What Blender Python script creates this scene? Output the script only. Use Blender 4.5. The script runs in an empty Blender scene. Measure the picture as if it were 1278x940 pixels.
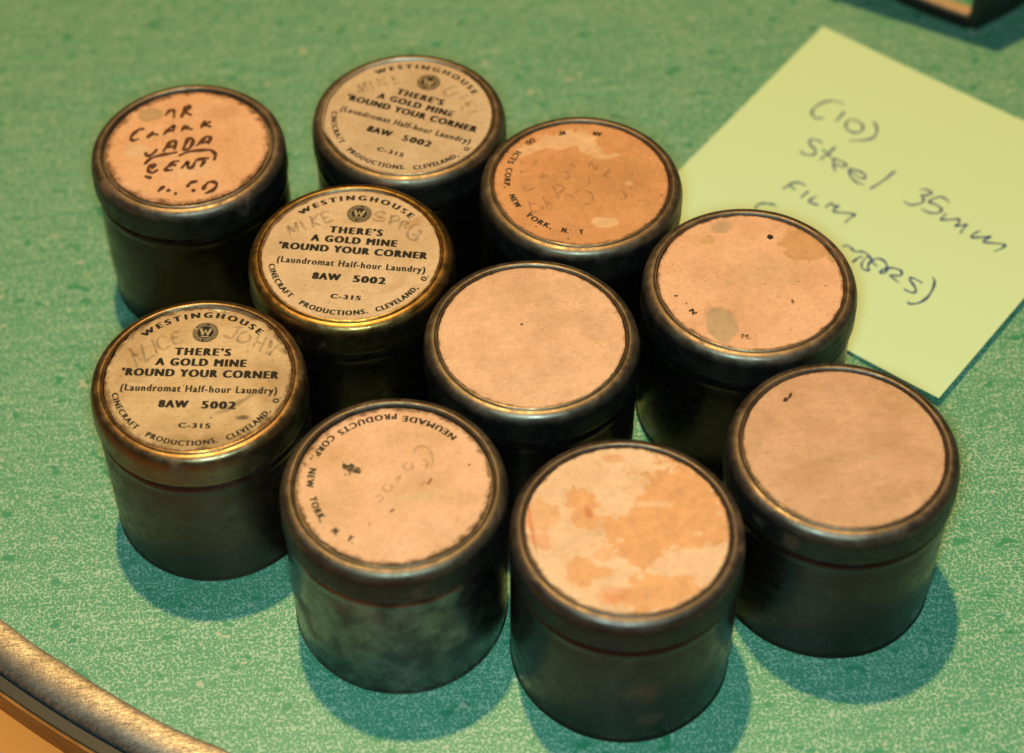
import bpy, bmesh, math, random
from mathutils import Vector, Matrix, noise
random.seed(7)
R = 0.0187            # radius of a can lid in metres
HR = 1.844           # height of a can in lid radii
H = HR * R         # height of a can (table to paper label)
sc = bpy.context.scene
col = sc.collection

# ------------------------------------------------------------------ camera
def make_camera():
    pitch, roll, d, f = 0.820994514, -0.0761916406, 18.6781762, 2465.89879
    c, s = math.cos(pitch), math.sin(pitch)
    pos = Vector((0, -d * c * R, d * s * R + H))
    fw = Vector((0, c, -s)); rt = Vector((1, 0, 0)); up = Vector((0, s, c))
    rt2 = math.cos(roll) * rt + math.sin(roll) * up
    up2 = -math.sin(roll) * rt + math.cos(roll) * up
    cam = bpy.data.cameras.new('camera')
    o = bpy.data.objects.new('camera', cam); col.objects.link(o)
    m = Matrix((rt2, up2, -fw)).transposed().to_4x4(); m.translation = pos
    o.matrix_world = m
    cam.shift_x = 174.983 / 1278; cam.shift_y = -116.922 / 1278      # the picture is cropped off the lens axis
    cam.sensor_width = 36; cam.lens = f / 1278 * 36
    cam.clip_start = 0.005; cam.clip_end = 50
    cam.dof.use_dof = True
    cam.dof.focus_distance = (Vector((0.75 * R, -0.30 * R, H)) - pos).dot(fw)
    cam.dof.aperture_fstop = 12.5
    sc.camera = o
    return pos
CAM = make_camera()
w = bpy.data.worlds.new('World'); sc.world = w; w.use_nodes = True
w.node_tree.nodes['Background'].inputs[0].default_value = (1.0, 0.9, 0.78, 1)
w.node_tree.nodes['Background'].inputs[1].default_value = 0.02
def lamp(name, kind, loc, power, color, **kw):
    l = bpy.data.lights.new(name, kind); l.energy = power; l.color = color
    for k, v in kw.items(): setattr(l, k, v)
    o = bpy.data.objects.new(name, l); col.objects.link(o); o.location = loc
    return o
# warm household bulb high above the far side of the table
lamp('warm_bulb', 'POINT', (-2.4 * R, 17.6 * R, 80 * R + H), 85, (1.0, 0.67, 0.22), shadow_soft_size=0.021)
# cool light of the camera's own flash
fl = lamp('camera_flash', 'AREA', (CAM.x * 0.93, CAM.y * 0.93, CAM.z * 0.94), 0.66, (0.52, 0.97, 1.0), shape='DISK', size=0.03)
fl.rotation_euler = (Vector((1.2 * R, -0.5 * R, H)) - fl.location).to_track_quat('-Z', 'Y').to_euler()
# added warm spot with no seen source, brightens the floor below the table edge
lo = lamp('added_floor_spot', 'SPOT', (-0.39, -0.19, -0.20), 16.0, (1.0, 0.68, 0.34), shadow_soft_size=0.04, spot_size=math.radians(50), spot_blend=0.6)
lo.rotation_euler = (Vector((-0.23, 0.33, -0.42)) - lo.location).to_track_quat('-Z', 'Y').to_euler()
sc.view_settings.view_transform = 'Standard'; sc.view_settings.look = 'None'
sc.view_settings.exposure = 0.08; sc.view_settings.gamma = 1
sc.view_settings.use_curve_mapping = False

# pen and pencil strokes traced in can radii: on a lid from the can's axis, on the note from the table's origin
STROKES = {
 'A': [[(-0.234,0.492),(-0.209,0.54),(-0.183,0.575),(-0.157,0.572),(-0.143,0.541),(-0.144,0.447)],[(-0.065,0.442),(-0.05,0.522),(-0.022,0.596)],[(-0.051,0.56),(-0.017,0.607),(0.012,0.621),(0.016,0.58),(-0.033,0.523)],[(-0.033,0.523),(0.002,0.499),(0.042,0.467)],[(-0.452,0.299),(-0.466,0.316),(-0.498,0.316),(-0.559,0.251),(-0.582,0.192),(-0.556,0.152),(-0.494,0.172)],[(-0.351,0.271),(-0.378,0.229),(-0.417,0.17)],[(-0.384,0.218),(-0.344,0.225),(-0.298,0.208)],[(-0.252,0.198),(-0.213,0.256),(-0.174,0.307),(-0.142,0.325),(-0.148,0.237)],[(-0.213,0.249),(-0.179,0.262),(-0.141,0.248)],[(-0.065,0.236),(-0.042,0.284),(-0.023,0.329)],[(-0.037,0.28),(-0.008,0.297),(0.011,0.311)],[(-0.034,0.289),(0.009,0.269),(0.055,0.252)],[(0.135,0.26),(0.157,0.312),(0.186,0.373)],[(0.24,0.353),(0.203,0.327),(0.171,0.307),(0.209,0.289),(0.243,0.265)],[(-0.416,-0.038),(-0.428,-0.069),(-0.396,-0.092),(-0.35,-0.068),(-0.308,-0.0)],[(-0.248,-0.051),(-0.215,0.019),(-0.177,0.085),(-0.12,0.095),(-0.136,-0.034)],[(-0.215,0.006),(-0.17,0.021),(-0.122,0.006)],[(-0.045,-0.041),(-0.023,0.031),(0.005,0.114)],[(-0.024,0.109),(0.027,0.118),(0.058,0.097),(0.045,0.023),(0.011,-0.036),(-0.051,-0.049)],[(0.09,-0.006),(0.141,0.062),(0.192,0.123),(0.235,0.105),(0.209,0.008)],[(0.135,0.03),(0.181,0.045),(0.226,0.045)],[(-0.436,-0.218),(-0.371,-0.136),(-0.27,-0.098),(-0.178,-0.084),(-0.101,-0.068)],[(-0.089,-0.13),(0.012,-0.08),(0.147,-0.071),(0.237,-0.081),(0.28,-0.135),(0.282,-0.184),(0.269,-0.235)],[(-0.427,-0.381),(-0.399,-0.405),(-0.354,-0.418)],[(-0.315,-0.235),(-0.346,-0.225),(-0.374,-0.245),(-0.396,-0.284),(-0.383,-0.329),(-0.344,-0.345),(-0.294,-0.305)],[(-0.368,-0.283),(-0.34,-0.265),(-0.315,-0.235)],[(-0.077,-0.206),(-0.139,-0.212),(-0.183,-0.263),(-0.222,-0.31),(-0.188,-0.33),(-0.141,-0.324)],[(-0.183,-0.266),(-0.15,-0.257),(-0.108,-0.263)],[(-0.059,-0.317),(-0.026,-0.267),(0.007,-0.235),(0.008,-0.313),(0.053,-0.305),(0.091,-0.203)],[(0.086,-0.214),(0.147,-0.198),(0.226,-0.197)],[(0.179,-0.218),(0.159,-0.268),(0.134,-0.317)],[(-0.292,-0.628),(-0.262,-0.591),(-0.223,-0.55)],[(-0.206,-0.632),(-0.167,-0.609)],[(-0.001,-0.595),(0.021,-0.555),(0.048,-0.529),(0.109,-0.517)],[(0.044,-0.651),(0.088,-0.645)],[(-0.128,-0.675),(-0.094,-0.672)],[(0.158,-0.652),(0.18,-0.594),(0.21,-0.55)],[(0.195,-0.552),(0.259,-0.544),(0.298,-0.591),(0.259,-0.663),(0.177,-0.705)]],
 'C': [[(-0.571,0.287),(-0.578,0.354),(-0.594,0.437),(-0.561,0.391),(-0.528,0.353),(-0.514,0.473),(-0.487,0.329)],[(-0.475,0.488),(-0.443,0.417),(-0.411,0.356)],[(-0.37,0.545),(-0.352,0.465),(-0.339,0.383)],[(-0.286,0.579),(-0.323,0.52),(-0.355,0.469),(-0.312,0.432),(-0.269,0.406)],[(-0.266,0.572),(-0.248,0.502),(-0.227,0.432)],[(-0.266,0.572),(-0.224,0.584),(-0.179,0.592)],[(-0.248,0.502),(-0.192,0.52)],[(-0.23,0.437),(-0.188,0.451),(-0.143,0.474)],[(0.255,0.497),(0.326,0.538),(0.355,0.502),(0.281,0.465),(0.348,0.444),(0.329,0.4),(0.231,0.432)],[(0.426,0.478),(0.412,0.412),(0.397,0.342)],[(0.403,0.432),(0.48,0.463),(0.49,0.404),(0.406,0.384)],[(0.53,0.39),(0.506,0.334),(0.486,0.275)],[(0.53,0.38),(0.578,0.346),(0.539,0.308),(0.585,0.24)],[(0.702,0.298),(0.642,0.316),(0.591,0.268),(0.558,0.195),(0.581,0.131),(0.634,0.111),(0.661,0.169),(0.599,0.194)],[(0.664,0.241),(0.696,0.218),(0.679,0.172)]],
 'G': [[(-0.559,0.169),(-0.59,0.287),(-0.632,0.408),(-0.577,0.323),(-0.518,0.252)],[(-0.612,0.318),(-0.544,0.329)],[(-0.53,0.454),(-0.507,0.354),(-0.483,0.235),(-0.441,0.272),(-0.396,0.309)],[(-0.432,0.507),(-0.404,0.419),(-0.377,0.318)],[(-0.3,0.518),(-0.353,0.524),(-0.381,0.464),(-0.358,0.386),(-0.312,0.364),(-0.266,0.401)],[(-0.249,0.555),(-0.239,0.487),(-0.219,0.415)],[(-0.249,0.555),(-0.211,0.566),(-0.172,0.574)],[(-0.234,0.493),(-0.175,0.509)],[(-0.219,0.415),(-0.145,0.446)],[(0.323,0.569),(0.369,0.572),(0.419,0.56)],[(0.376,0.558),(0.347,0.485),(0.303,0.438),(0.232,0.487)],[(0.461,0.502),(0.397,0.485),(0.364,0.413),(0.417,0.373),(0.481,0.408),(0.475,0.481)],[(0.57,0.462),(0.541,0.389),(0.505,0.304)],[(0.641,0.423),(0.601,0.332),(0.564,0.242)],[(0.538,0.376),(0.602,0.332)],[(0.627,0.211),(0.652,0.293),(0.677,0.37),(0.67,0.272),(0.655,0.199),(0.698,0.26),(0.742,0.312)]],
 'B': [[(-0.481,0.403),(-0.487,0.476),(-0.488,0.532),(-0.458,0.462),(-0.439,0.418),(-0.431,0.5),(-0.422,0.561),(-0.391,0.421)],[(-0.369,0.58),(-0.352,0.512),(-0.332,0.443)],[(-0.287,0.608),(-0.274,0.544),(-0.256,0.476)],[(-0.201,0.619),(-0.228,0.581),(-0.249,0.552),(-0.214,0.521),(-0.172,0.499)],[(-0.131,0.632),(-0.121,0.568),(-0.109,0.5),(-0.053,0.519)],[(-0.132,0.57),(-0.079,0.58)],[(0.383,0.32),(0.44,0.359),(0.512,0.392)],[(0.417,0.234),(0.481,0.268),(0.543,0.306)],[(0.383,0.32),(0.4,0.277),(0.417,0.234)],[(0.493,0.169),(0.564,0.201),(0.638,0.238)],[(0.535,0.022),(0.601,0.085),(0.671,0.148)],[(0.599,0.136),(0.639,0.051)],[(0.611,-0.031),(0.659,-0.028),(0.71,-0.014)],[(0.719,-0.179),(0.762,-0.223)]],
 'H': [[(0.197,0.3),(0.218,0.362),(0.282,0.381),(0.341,0.326),(0.36,0.225),(0.333,0.12)],[(0.271,0.23),(0.315,0.2),(0.29,0.13)],[(0.145,0.226),(0.103,0.181),(0.123,0.126),(0.179,0.148),(0.165,0.214)],[(0.009,0.043),(0.032,0.051),(0.068,0.077),(0.038,0.012)],[(-0.061,0.002),(-0.097,-0.039),(-0.061,-0.085),(-0.013,-0.051),(-0.03,-0.003)],[(-0.165,-0.142),(-0.125,-0.114),(-0.101,-0.154),(-0.15,-0.195)]],
 'Hr': [[(0.234,-0.059),(0.268,-0.024),(0.298,-0.034),(0.333,0.022)],[(-0.241,-0.413),(-0.218,-0.408)],[(-0.052,-0.305),(-0.012,-0.277)]],
 'D': [[(-0.54,-0.203),(-0.531,-0.284),(-0.521,-0.375)],[(-0.523,-0.245),(-0.455,-0.262),(-0.416,-0.32),(-0.466,-0.361),(-0.537,-0.367)],[(-0.398,-0.158),(-0.376,-0.251),(-0.363,-0.346)],[(-0.363,-0.346),(-0.319,-0.307),(-0.365,-0.222)],[(-0.285,-0.018),(-0.26,-0.112),(-0.243,-0.205)],[(-0.258,-0.153),(-0.176,-0.061),(-0.26,0.01)],[(-0.178,0.155),(-0.113,0.162),(-0.11,0.075),(-0.181,0.073)],[(-0.406,0.108),(-0.31,0.128)],[(-0.074,-0.153),(-0.01,-0.099),(0.068,-0.148),(0.088,-0.231),(0.032,-0.315),(-0.021,-0.289)],[(-0.132,-0.167),(-0.087,-0.252)],[(0.099,0.196),(0.145,0.275),(0.159,0.159),(0.203,0.226)],[(0.246,0.222),(0.307,0.143),(0.239,0.068),(0.305,0.03)],[(0.08,0.054),(0.081,-0.048)],[(0.319,-0.175),(0.392,-0.163),(0.405,-0.265),(0.33,-0.297)],[(-0.579,0.024),(-0.546,-0.061),(-0.457,-0.03)],[(-0.517,0.202),(-0.451,0.278),(-0.385,0.354)],[(-0.596,0.398),(-0.532,0.329)],[(-0.077,0.278),(-0.028,0.211)]],
 'blot': [[(-0.434,0.219),(-0.421,0.261),(-0.386,0.234),(-0.346,0.25),(-0.314,0.207),(-0.286,0.199),(-0.269,0.158),(-0.282,0.13),(-0.339,0.145),(-0.384,0.12),(-0.418,0.127),(-0.415,0.172)]],
 'Jm': [[(-0.422,0.553),(-0.393,0.593),(-0.367,0.587),(-0.347,0.628),(-0.318,0.637),(-0.335,0.595),(-0.36,0.574),(-0.388,0.542)]],
 'Em': [[(0.259,0.543),(0.288,0.572),(0.318,0.553),(0.318,0.521),(0.28,0.505)]],
 'note': [[(5.561,3.941),(5.446,4.005),(5.312,3.978),(5.199,3.889),(5.169,3.799),(5.211,3.727),(5.289,3.735)],[(5.545,3.807),(5.478,3.731),(5.408,3.655)],[(5.578,3.673),(5.512,3.602),(5.508,3.511),(5.578,3.445),(5.662,3.468),(5.693,3.556),(5.649,3.636),(5.578,3.673)],[(5.828,3.616),(5.839,3.482),(5.782,3.356),(5.674,3.311),(5.49,3.323)],[(5.184,3.31),(5.15,3.365),(5.085,3.387),(5.045,3.362),(5.048,3.303),(5.084,3.213),(5.061,3.151),(5.008,3.135),(4.937,3.171),(4.919,3.231)],[(5.318,3.244),(5.218,3.147),(5.1,3.053)],[(5.164,3.218),(5.199,3.15),(5.234,3.081)],[(5.25,2.972),(5.324,2.907),(5.37,2.938),(5.329,2.999),(5.257,3.05),(5.238,2.988),(5.23,2.918),(5.231,2.84)],[(5.407,2.842),(5.459,2.724),(5.523,2.703),(5.54,2.757),(5.49,2.818),(5.404,2.87),(5.376,2.789),(5.395,2.696),(5.439,2.635),(5.5,2.6)],[(5.883,2.782),(5.713,2.64),(5.541,2.527)],[(6.066,2.447),(6.134,2.444),(6.189,2.384),(6.136,2.357),(6.066,2.356),(6.075,2.297),(6.039,2.244),(5.92,2.228),(5.853,2.297)],[(6.323,2.205),(6.311,2.272),(6.24,2.312),(6.121,2.251),(6.188,2.195),(6.224,2.11),(6.167,2.068),(6.08,2.085),(6.012,2.157)],[(6.26,2.049),(6.222,2.013),(6.181,1.961),(6.275,1.951),(6.364,1.942),(6.35,1.887),(6.305,1.844),(6.373,1.845),(6.425,1.847),(6.37,1.789),(6.321,1.723)],[(6.544,1.739),(6.473,1.707),(6.42,1.654),(6.512,1.64),(6.624,1.636),(6.559,1.603),(6.531,1.564),(6.63,1.533),(6.737,1.49),(6.671,1.435),(6.597,1.412)],[(5.053,1.697),(5.113,1.698),(5.145,1.65),(5.167,1.603),(5.23,1.596),(5.276,1.562),(5.305,1.499),(5.318,1.417),(5.347,1.355)],[(5.106,1.446),(5.178,1.505),(5.235,1.521)],[(5.292,1.515),(5.234,1.47),(5.192,1.401),(5.198,1.334),(5.252,1.314),(5.256,1.379),(5.314,1.447),(5.394,1.468),(5.445,1.411),(5.447,1.33),(5.41,1.26),(5.362,1.258),(5.387,1.299),(5.444,1.315),(5.517,1.308),(5.579,1.257),(5.559,1.194),(5.502,1.2),(5.446,1.21),(5.48,1.151),(5.518,1.09)],[(5.753,1.054),(5.704,1.114),(5.654,1.148),(5.635,1.114),(5.656,1.046),(5.661,0.96),(5.628,0.932),(5.581,0.954),(5.544,1.001)],[(5.873,1.132),(5.882,1.066),(5.834,0.956),(5.755,0.85),(5.654,0.783),(5.559,0.778),(5.534,0.813)],[(4.743,2.729),(4.682,2.694),(4.604,2.637)],[(4.73,2.724),(4.804,2.716),(4.862,2.656)],[(4.687,2.675),(4.713,2.643),(4.737,2.616)],[(4.874,2.572),(4.824,2.53),(4.772,2.482)],[(4.943,2.487),(4.881,2.447),(4.844,2.409),(4.883,2.376),(4.942,2.34)],[(4.999,2.299),(5.04,2.336),(5.077,2.355),(5.094,2.318),(5.145,2.307),(5.092,2.271),(5.082,2.226),(5.159,2.2),(5.289,2.157),(5.228,2.106),(5.157,2.044)],[(4.244,2.363),(4.289,2.428),(4.35,2.44),(4.397,2.429),(4.444,2.412),(4.485,2.39)]],
}

# ------------------------------------------------------------------ node helper
class NB:
    def __init__(self, name, rough=0.6, metal=0.0, spec=0.5):
        self.m = bpy.data.materials.new(name); self.m.use_nodes = True
        self.t = self.m.node_tree; self.n = self.t.nodes
        self.bsdf = self.n['Principled BSDF']; self.out = self.n['Material Output']
        self.bsdf.inputs['Roughness'].default_value = rough
        self.bsdf.inputs['Metallic'].default_value = metal
        self.bsdf.inputs['Specular IOR Level'].default_value = spec
        tc = self.n.new('ShaderNodeTexCoord')
        self.P = self.vec('SCALE', tc.outputs['Object'], scale=1.0 / R)      # object space in can radii
    def put(self, sock, v):
        if v is None: return
        if isinstance(v, bpy.types.NodeSocket): self.t.links.new(v, sock)
        elif isinstance(v, (tuple, list)):
            sock.default_value = tuple(v) + (1,) if len(v) == 3 and sock.type == 'RGBA' else v
        else: sock.default_value = v
    def math(self, op, a, b=None, c=None, clamp=False):
        n = self.n.new('ShaderNodeMath'); n.operation = op; n.use_clamp = clamp
        for s, v in zip(n.inputs, (a, b, c)): self.put(s, v)
        return n.outputs[0]
    def vec(self, op, a, b=None, scale=None):
        n = self.n.new('ShaderNodeVectorMath'); n.operation = op
        self.put(n.inputs[0], a); self.put(n.inputs[1], b)
        if scale is not None: self.put(n.inputs['Scale'], scale)
        return n.outputs['Value'] if op in ('LENGTH', 'DISTANCE', 'DOT_PRODUCT') else n.outputs[0]
    def noise(self, scale, detail=2, rough=0.5, vec=None, color=False, dist=0):
        n = self.n.new('ShaderNodeTexNoise'); self.put(n.inputs['Vector'], vec or self.P)
        n.inputs['Scale'].default_value = scale; n.inputs['Detail'].default_value = detail
        n.inputs['Roughness'].default_value = rough; n.inputs['Distortion'].default_value = dist
        return n.outputs['Color' if color else 'Fac']
    def voronoi(self, scale, vec=None, feature='F1', out='Distance', rnd=1.0):
        n = self.n.new('ShaderNodeTexVoronoi'); n.feature = feature
        self.put(n.inputs['Vector'], vec or self.P); n.inputs['Scale'].default_value = scale
        n.inputs['Randomness'].default_value = rnd
        return n.outputs[out]
    def mapping(self, rot=(0, 0, 0), scale=(1, 1, 1), loc=(0, 0, 0)):
        n = self.n.new('ShaderNodeMapping'); self.put(n.inputs[0], self.P)
        n.inputs['Location'].default_value = loc; n.inputs['Rotation'].default_value = rot; n.inputs['Scale'].default_value = scale
        return n.outputs[0]
    def step(self, x, lo, hi, a=0.0, b=1.0):
        n = self.n.new('ShaderNodeMapRange'); n.interpolation_type = 'SMOOTHSTEP'
        self.put(n.inputs[0], x)
        for i, v in zip((1, 2, 3, 4), (lo, hi, a, b)): self.put(n.inputs[i], v)
        return n.outputs[0]
    def mix(self, f, a, b, mode='MIX'):
        n = self.n.new('ShaderNodeMix'); n.data_type = 'RGBA'; n.blend_type = mode
        self.put(n.inputs[0], f); self.put(n.inputs[6], a); self.put(n.inputs[7], b)
        return n.outputs[2]
    def base(self, v): self.put(self.bsdf.inputs['Base Color'], v)
    def bump(self, h, strength=0.2, dist=0.00005):
        n = self.n.new('ShaderNodeBump'); n.inputs['Strength'].default_value = strength
        n.inputs['Distance'].default_value = dist
        self.put(n.inputs['Height'], h); self.put(self.bsdf.inputs['Normal'], n.outputs[0])
    def radius(self, p=None):
        return self.vec('LENGTH', self.vec('MULTIPLY', p or self.P, (1, 1, 0)))
    def zc(self):
        n = self.n.new('ShaderNodeSeparateXYZ'); self.put(n.inputs[0], self.P); return n.outputs['Z']
    def alpha(self, v): self.put(self.bsdf.inputs['Alpha'], v)

# ------------------------------------------------------------------ materials
def laminate_mat():
    k = NB('printed_green_laminate', 0.42, 0, 0.35)
    a = k.mapping((0, 0, math.radians(38)), (5.0, 22, 1)); b = k.mapping((0, 0, math.radians(-28)), (3.2, 15, 1))
    st1 = k.noise(1.0, 3, 0.6, a); st2 = k.noise(1.0, 3, 0.6, b)
    big = k.noise(1.1, 3, 0.55); mid = k.noise(7.0, 2, 0.5)
    dens = k.math('ADD', k.math('MULTIPLY', k.math('SUBTRACT', st1, 0.5), 0.22), k.math('MULTIPLY', k.math('SUBTRACT', st2, 0.5), 0.20))
    dens = k.math('ADD', dens, k.math('MULTIPLY', k.math('SUBTRACT', big, 0.5), 0.10))
    dens = k.math('ADD', dens, k.math('MULTIPLY', k.math('SUBTRACT', mid, 0.5), 0.14))
    cell = k.voronoi(40.0, k.vec('ADD', k.P, k.vec('SCALE', k.vec('SUBTRACT', k.noise(9, 2, 0.5, None, True), (0.5, 0.5, 0.5)), scale=0.04)), rnd=0.85)
    fine = k.noise(68.0, 1, 0.5)
    thread = k.math('ADD', k.noise(1.0, 2, 0.5, k.mapping((0, 0, math.radians(38)), (1.6, 46, 1), (7, 2, 0))), k.noise(1.0, 2, 0.5, k.mapping((0, 0, math.radians(-50)), (1.6, 46, 1), (1, 5, 0))))
    dots = k.math('ADD', k.math('MULTIPLY', cell, -0.80), k.math('MULTIPLY', fine, 0.30))
    dens = k.math('ADD', dens, k.math('MULTIPLY', k.math('SUBTRACT', thread, 1.0), 0.30))
    dens = k.math('MULTIPLY', dens, 0.78)
    fac = k.step(k.math('SUBTRACT', dots, dens), -0.515, -0.155)          # 1 = green ink
    green = k.mix(k.noise(2.5, 2), (0.064, 0.255, 0.148), (0.085, 0.29, 0.175))
    cream = k.mix(k.noise(3.0, 3), (0.345, 0.475, 0.36), (0.41, 0.52, 0.41))
    c = k.mix(fac, cream, green)
    blot = k.step(k.noise(3.6, 1.5, 0.5, k.mapping((0, 0, 0.5), (1.3, 2.0, 1), (3, 1, 0))), 0.66, 0.70)
    c = k.mix(k.math('MULTIPLY', blot, 0.9), c, (0.036, 0.235, 0.125))
    fl = k.step(k.noise(5.5, 1, 0.5, k.mapping((0, 0, 0.9), (1, 1.6, 1), (9, 4, 0))), 0.735, 0.77)
    c = k.mix(k.math('MULTIPLY', fl, 0.9), c, (0.43, 0.44, 0.34))
    k.base(c); k.bump(dots, 0.05)
    return k.m

def paper_mat(name, base, dark, stains=(), edge=(0.16, 0.06, 0.02), edge_w=0.05, specks=0.5, seed=0.0, grey=0.3, rp=0.85, rough=0.75, jag=0.10):
    """old printed card; stains are (x, y, rx, ry, turn, colour, strength, softness, wobble) in can radii"""
    k = NB(name, rough, 0, 0.25)
    off = k.vec('ADD', k.P, (seed * 3.1, seed * 1.7, seed))
    c = k.mix(k.step(k.noise(2.2, 4, 0.6, off), 0.35, 0.68), base, dark)
    fib = k.noise(38, 3, 0.7, off)
    c = k.mix(k.step(fib, 0.30, 0.72, 0.0, 0.34), c, tuple(x * 0.55 for x in base))
    streak = k.noise(1.0, 3, 0.6, k.mapping((0, 0, 0.15 + seed), (5, 28, 1), (seed, 0, 0)))
    c = k.mix(k.step(streak, 0.5, 0.75, 0, grey), c, tuple(x * 0.62 for x in base))
    wob = k.vec('SCALE', k.vec('SUBTRACT', k.noise(3.4, 2, 0.55, off, True), (0.5, 0.5, 0.5)), scale=1.6)
    rag = k.math('SUBTRACT', k.noise(8.5, 8, 0.70, k.vec('ADD', off, (1, 6, 3))), 0.5)
    for (x, y, rx, ry, turn, colr, st, soft, wb) in stains:
        p = k.vec('ADD', k.vec('SUBTRACT', k.P, (x, y, 0)), k.vec('SCALE', wob, scale=wb))
        n = k.n.new('ShaderNodeVectorRotate'); n.rotation_type = 'Z_AXIS'; k.put(n.inputs['Vector'], p); n.inputs['Angle'].default_value = -turn
        d = k.vec('LENGTH', k.vec('MULTIPLY', n.outputs[0], (1 / rx, 1 / ry, 0)))
        d = k.math('ADD', d, k.math('MULTIPLY', rag, wb * 13))
        c = k.mix(k.step(d, 1 + soft, 1 - soft, 0, st), c, k.mix(k.step(k.noise(6, 4, 0.65, off), 0.35, 0.65), colr, tuple(q * 0.86 for q in colr)))
    grain = k.noise(17, 6, 0.75, k.vec('ADD', off, (3, 8, 1)))
    c = k.mix(k.step(grain, 0.42, 0.72, 0, 0.30), c, k.mix(0.55, c, (0.10, 0.05, 0.025)))
    grime = k.noise(3.1, 5, 0.62, k.vec('ADD', off, (4, 1, 7)))
    c = k.mix(k.step(grime, 0.50, 0.74, 0, 0.22 + grey * 0.4), c, k.mix(0.5, c, (0.22, 0.13, 0.07)))
    sp = k.step(k.noise(24, 2, 0.6, k.vec('ADD', off, (5, 2, 0))), 0.69, 0.75, 0, specks)
    c = k.mix(sp, c, (0.10, 0.045, 0.02))
    r = k.math('ADD', k.radius(), k.math('MULTIPLY', k.math('SUBTRACT', k.noise(9, 6, 0.72, off), 0.5), jag))
    c = k.mix(k.step(r, rp - edge_w, rp + 0.015, 0, 0.9), c, edge)
    k.base(c)
    k.bump(k.math('ADD', fib, k.noise(3, 2, 0.5, off)), 0.25, 0.00006)
    return k.m

def metal_mat(name, base, worn, rust_amt=0.3, metal=0.75, rough=0.38, seed=0.0, spots=(), mott=0.5, tin_glint=None, side_dark=0.0):
    k = NB(name, rough, metal)
    off = k.vec('ADD', k.P, (seed * 2.3, seed * 4.1, seed))
    cloud = k.noise(3.0, 5, 0.65, off)
    c = k.mix(k.step(cloud, 0.35, 0.7, 0, mott), base, worn)
    z = k.zc(); r = k.radius()
    if side_dark:                                         # darkens the side of the lid below a ragged line
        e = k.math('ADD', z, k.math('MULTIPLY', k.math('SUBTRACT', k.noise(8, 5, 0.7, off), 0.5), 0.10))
        c = k.mix(k.step(e, HR - 0.040, HR - 0.105, 0, side_dark), c, (0.040, 0.036, 0.038))
    # bare metal rubbed through along the shoulder of the lid
    sh = k.math('MULTIPLY', k.step(r, 0.86, 0.90), k.step(r, 0.985, 0.94))
    rub = k.math('MULTIPLY', sh, k.step(k.noise(9, 5, 0.75, off), 0.50, 0.68))
    c = k.mix(k.math('MULTIPLY', rub, 0.65), c, worn)
    sc_ = k.step(k.noise(1.0, 4, 0.75, k.mapping((0, 0, 0.4 + seed), (40, 6, 14), (seed, 1, 0))), 0.64, 0.76)
    c = k.mix(k.math('MULTIPLY', sc_, 0.5), c, tuple(min(1, x * 1.8) for x in worn))
    rust = k.step(k.noise(2.4, 6, 0.68, k.vec('ADD', off, (7, 3, 2))), 0.66 - 0.14 * rust_amt, 0.74 - 0.08 * rust_amt)
    rust = k.math('MULTIPLY', rust, min(1, rust_amt * 1.4))
    pits = k.step(k.noise(21, 3, 0.6, k.vec('ADD', off, (2, 9, 4))), 0.70, 0.76, 0, 0.25 + rust_amt)
    rust = k.math('MAXIMUM', rust, pits)
    for (x, y, z_, r_) in spots:
        p = k.vec('ADD', k.P, (-x, -y, -(HR + z_)))
        d = k.math('ADD', k.math('DIVIDE', k.vec('LENGTH', p), r_), k.math('MULTIPLY', k.math('SUBTRACT', k.noise(9, 6, 0.7, off), 0.5), 3.0))
        rust = k.math('MAXIMUM', rust, k.step(d, 1.3, 0.4, 0, 0.6))
    c = k.mix(rust, c, k.mix(k.noise(12, 4, 0.7, off), (0.075, 0.024, 0.009), (0.17, 0.055, 0.017)))
    hair = k.step(k.noise(1.0, 4, 0.8, k.mapping((0, 0, 0.2), (2.5, 2.5, 90), (seed, 0, 0))), 0.60, 0.78, 0, 0.35)
    c = k.mix(hair, c, worn)
    if tin_glint:                                             # pale arc on the lid's lip: bare metal with its glint painted in
        a, half, r0, r1 = tin_glint
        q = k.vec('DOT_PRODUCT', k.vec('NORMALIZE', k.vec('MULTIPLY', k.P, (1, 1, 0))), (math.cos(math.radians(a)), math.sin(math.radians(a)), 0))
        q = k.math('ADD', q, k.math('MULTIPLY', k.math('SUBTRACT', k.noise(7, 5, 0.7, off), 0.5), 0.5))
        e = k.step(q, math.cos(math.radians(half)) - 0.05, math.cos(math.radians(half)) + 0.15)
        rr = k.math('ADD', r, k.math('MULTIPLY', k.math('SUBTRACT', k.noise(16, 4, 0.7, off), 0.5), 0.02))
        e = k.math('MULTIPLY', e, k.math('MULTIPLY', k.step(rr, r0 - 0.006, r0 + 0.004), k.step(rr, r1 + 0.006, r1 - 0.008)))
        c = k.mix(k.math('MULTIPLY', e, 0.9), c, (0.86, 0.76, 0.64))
    k.base(c)
    k.put(k.bsdf.inputs['Metallic'], k.math('MULTIPLY', k.math('SUBTRACT', 1.0, rust), metal))
    k.put(k.bsdf.inputs['Roughness'], k.math('ADD', k.step(k.noise(7, 4, 0.7, off), 0.3, 0.75, rough - 0.08, rough + 0.16), k.math('MULTIPLY', rust, 0.3)))
    k.bump(k.math('ADD', k.noise(26, 4, 0.7, off), k.math('MULTIPLY', sc_, -0.4)), 0.16, 0.00008)
    return k.m

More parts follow.
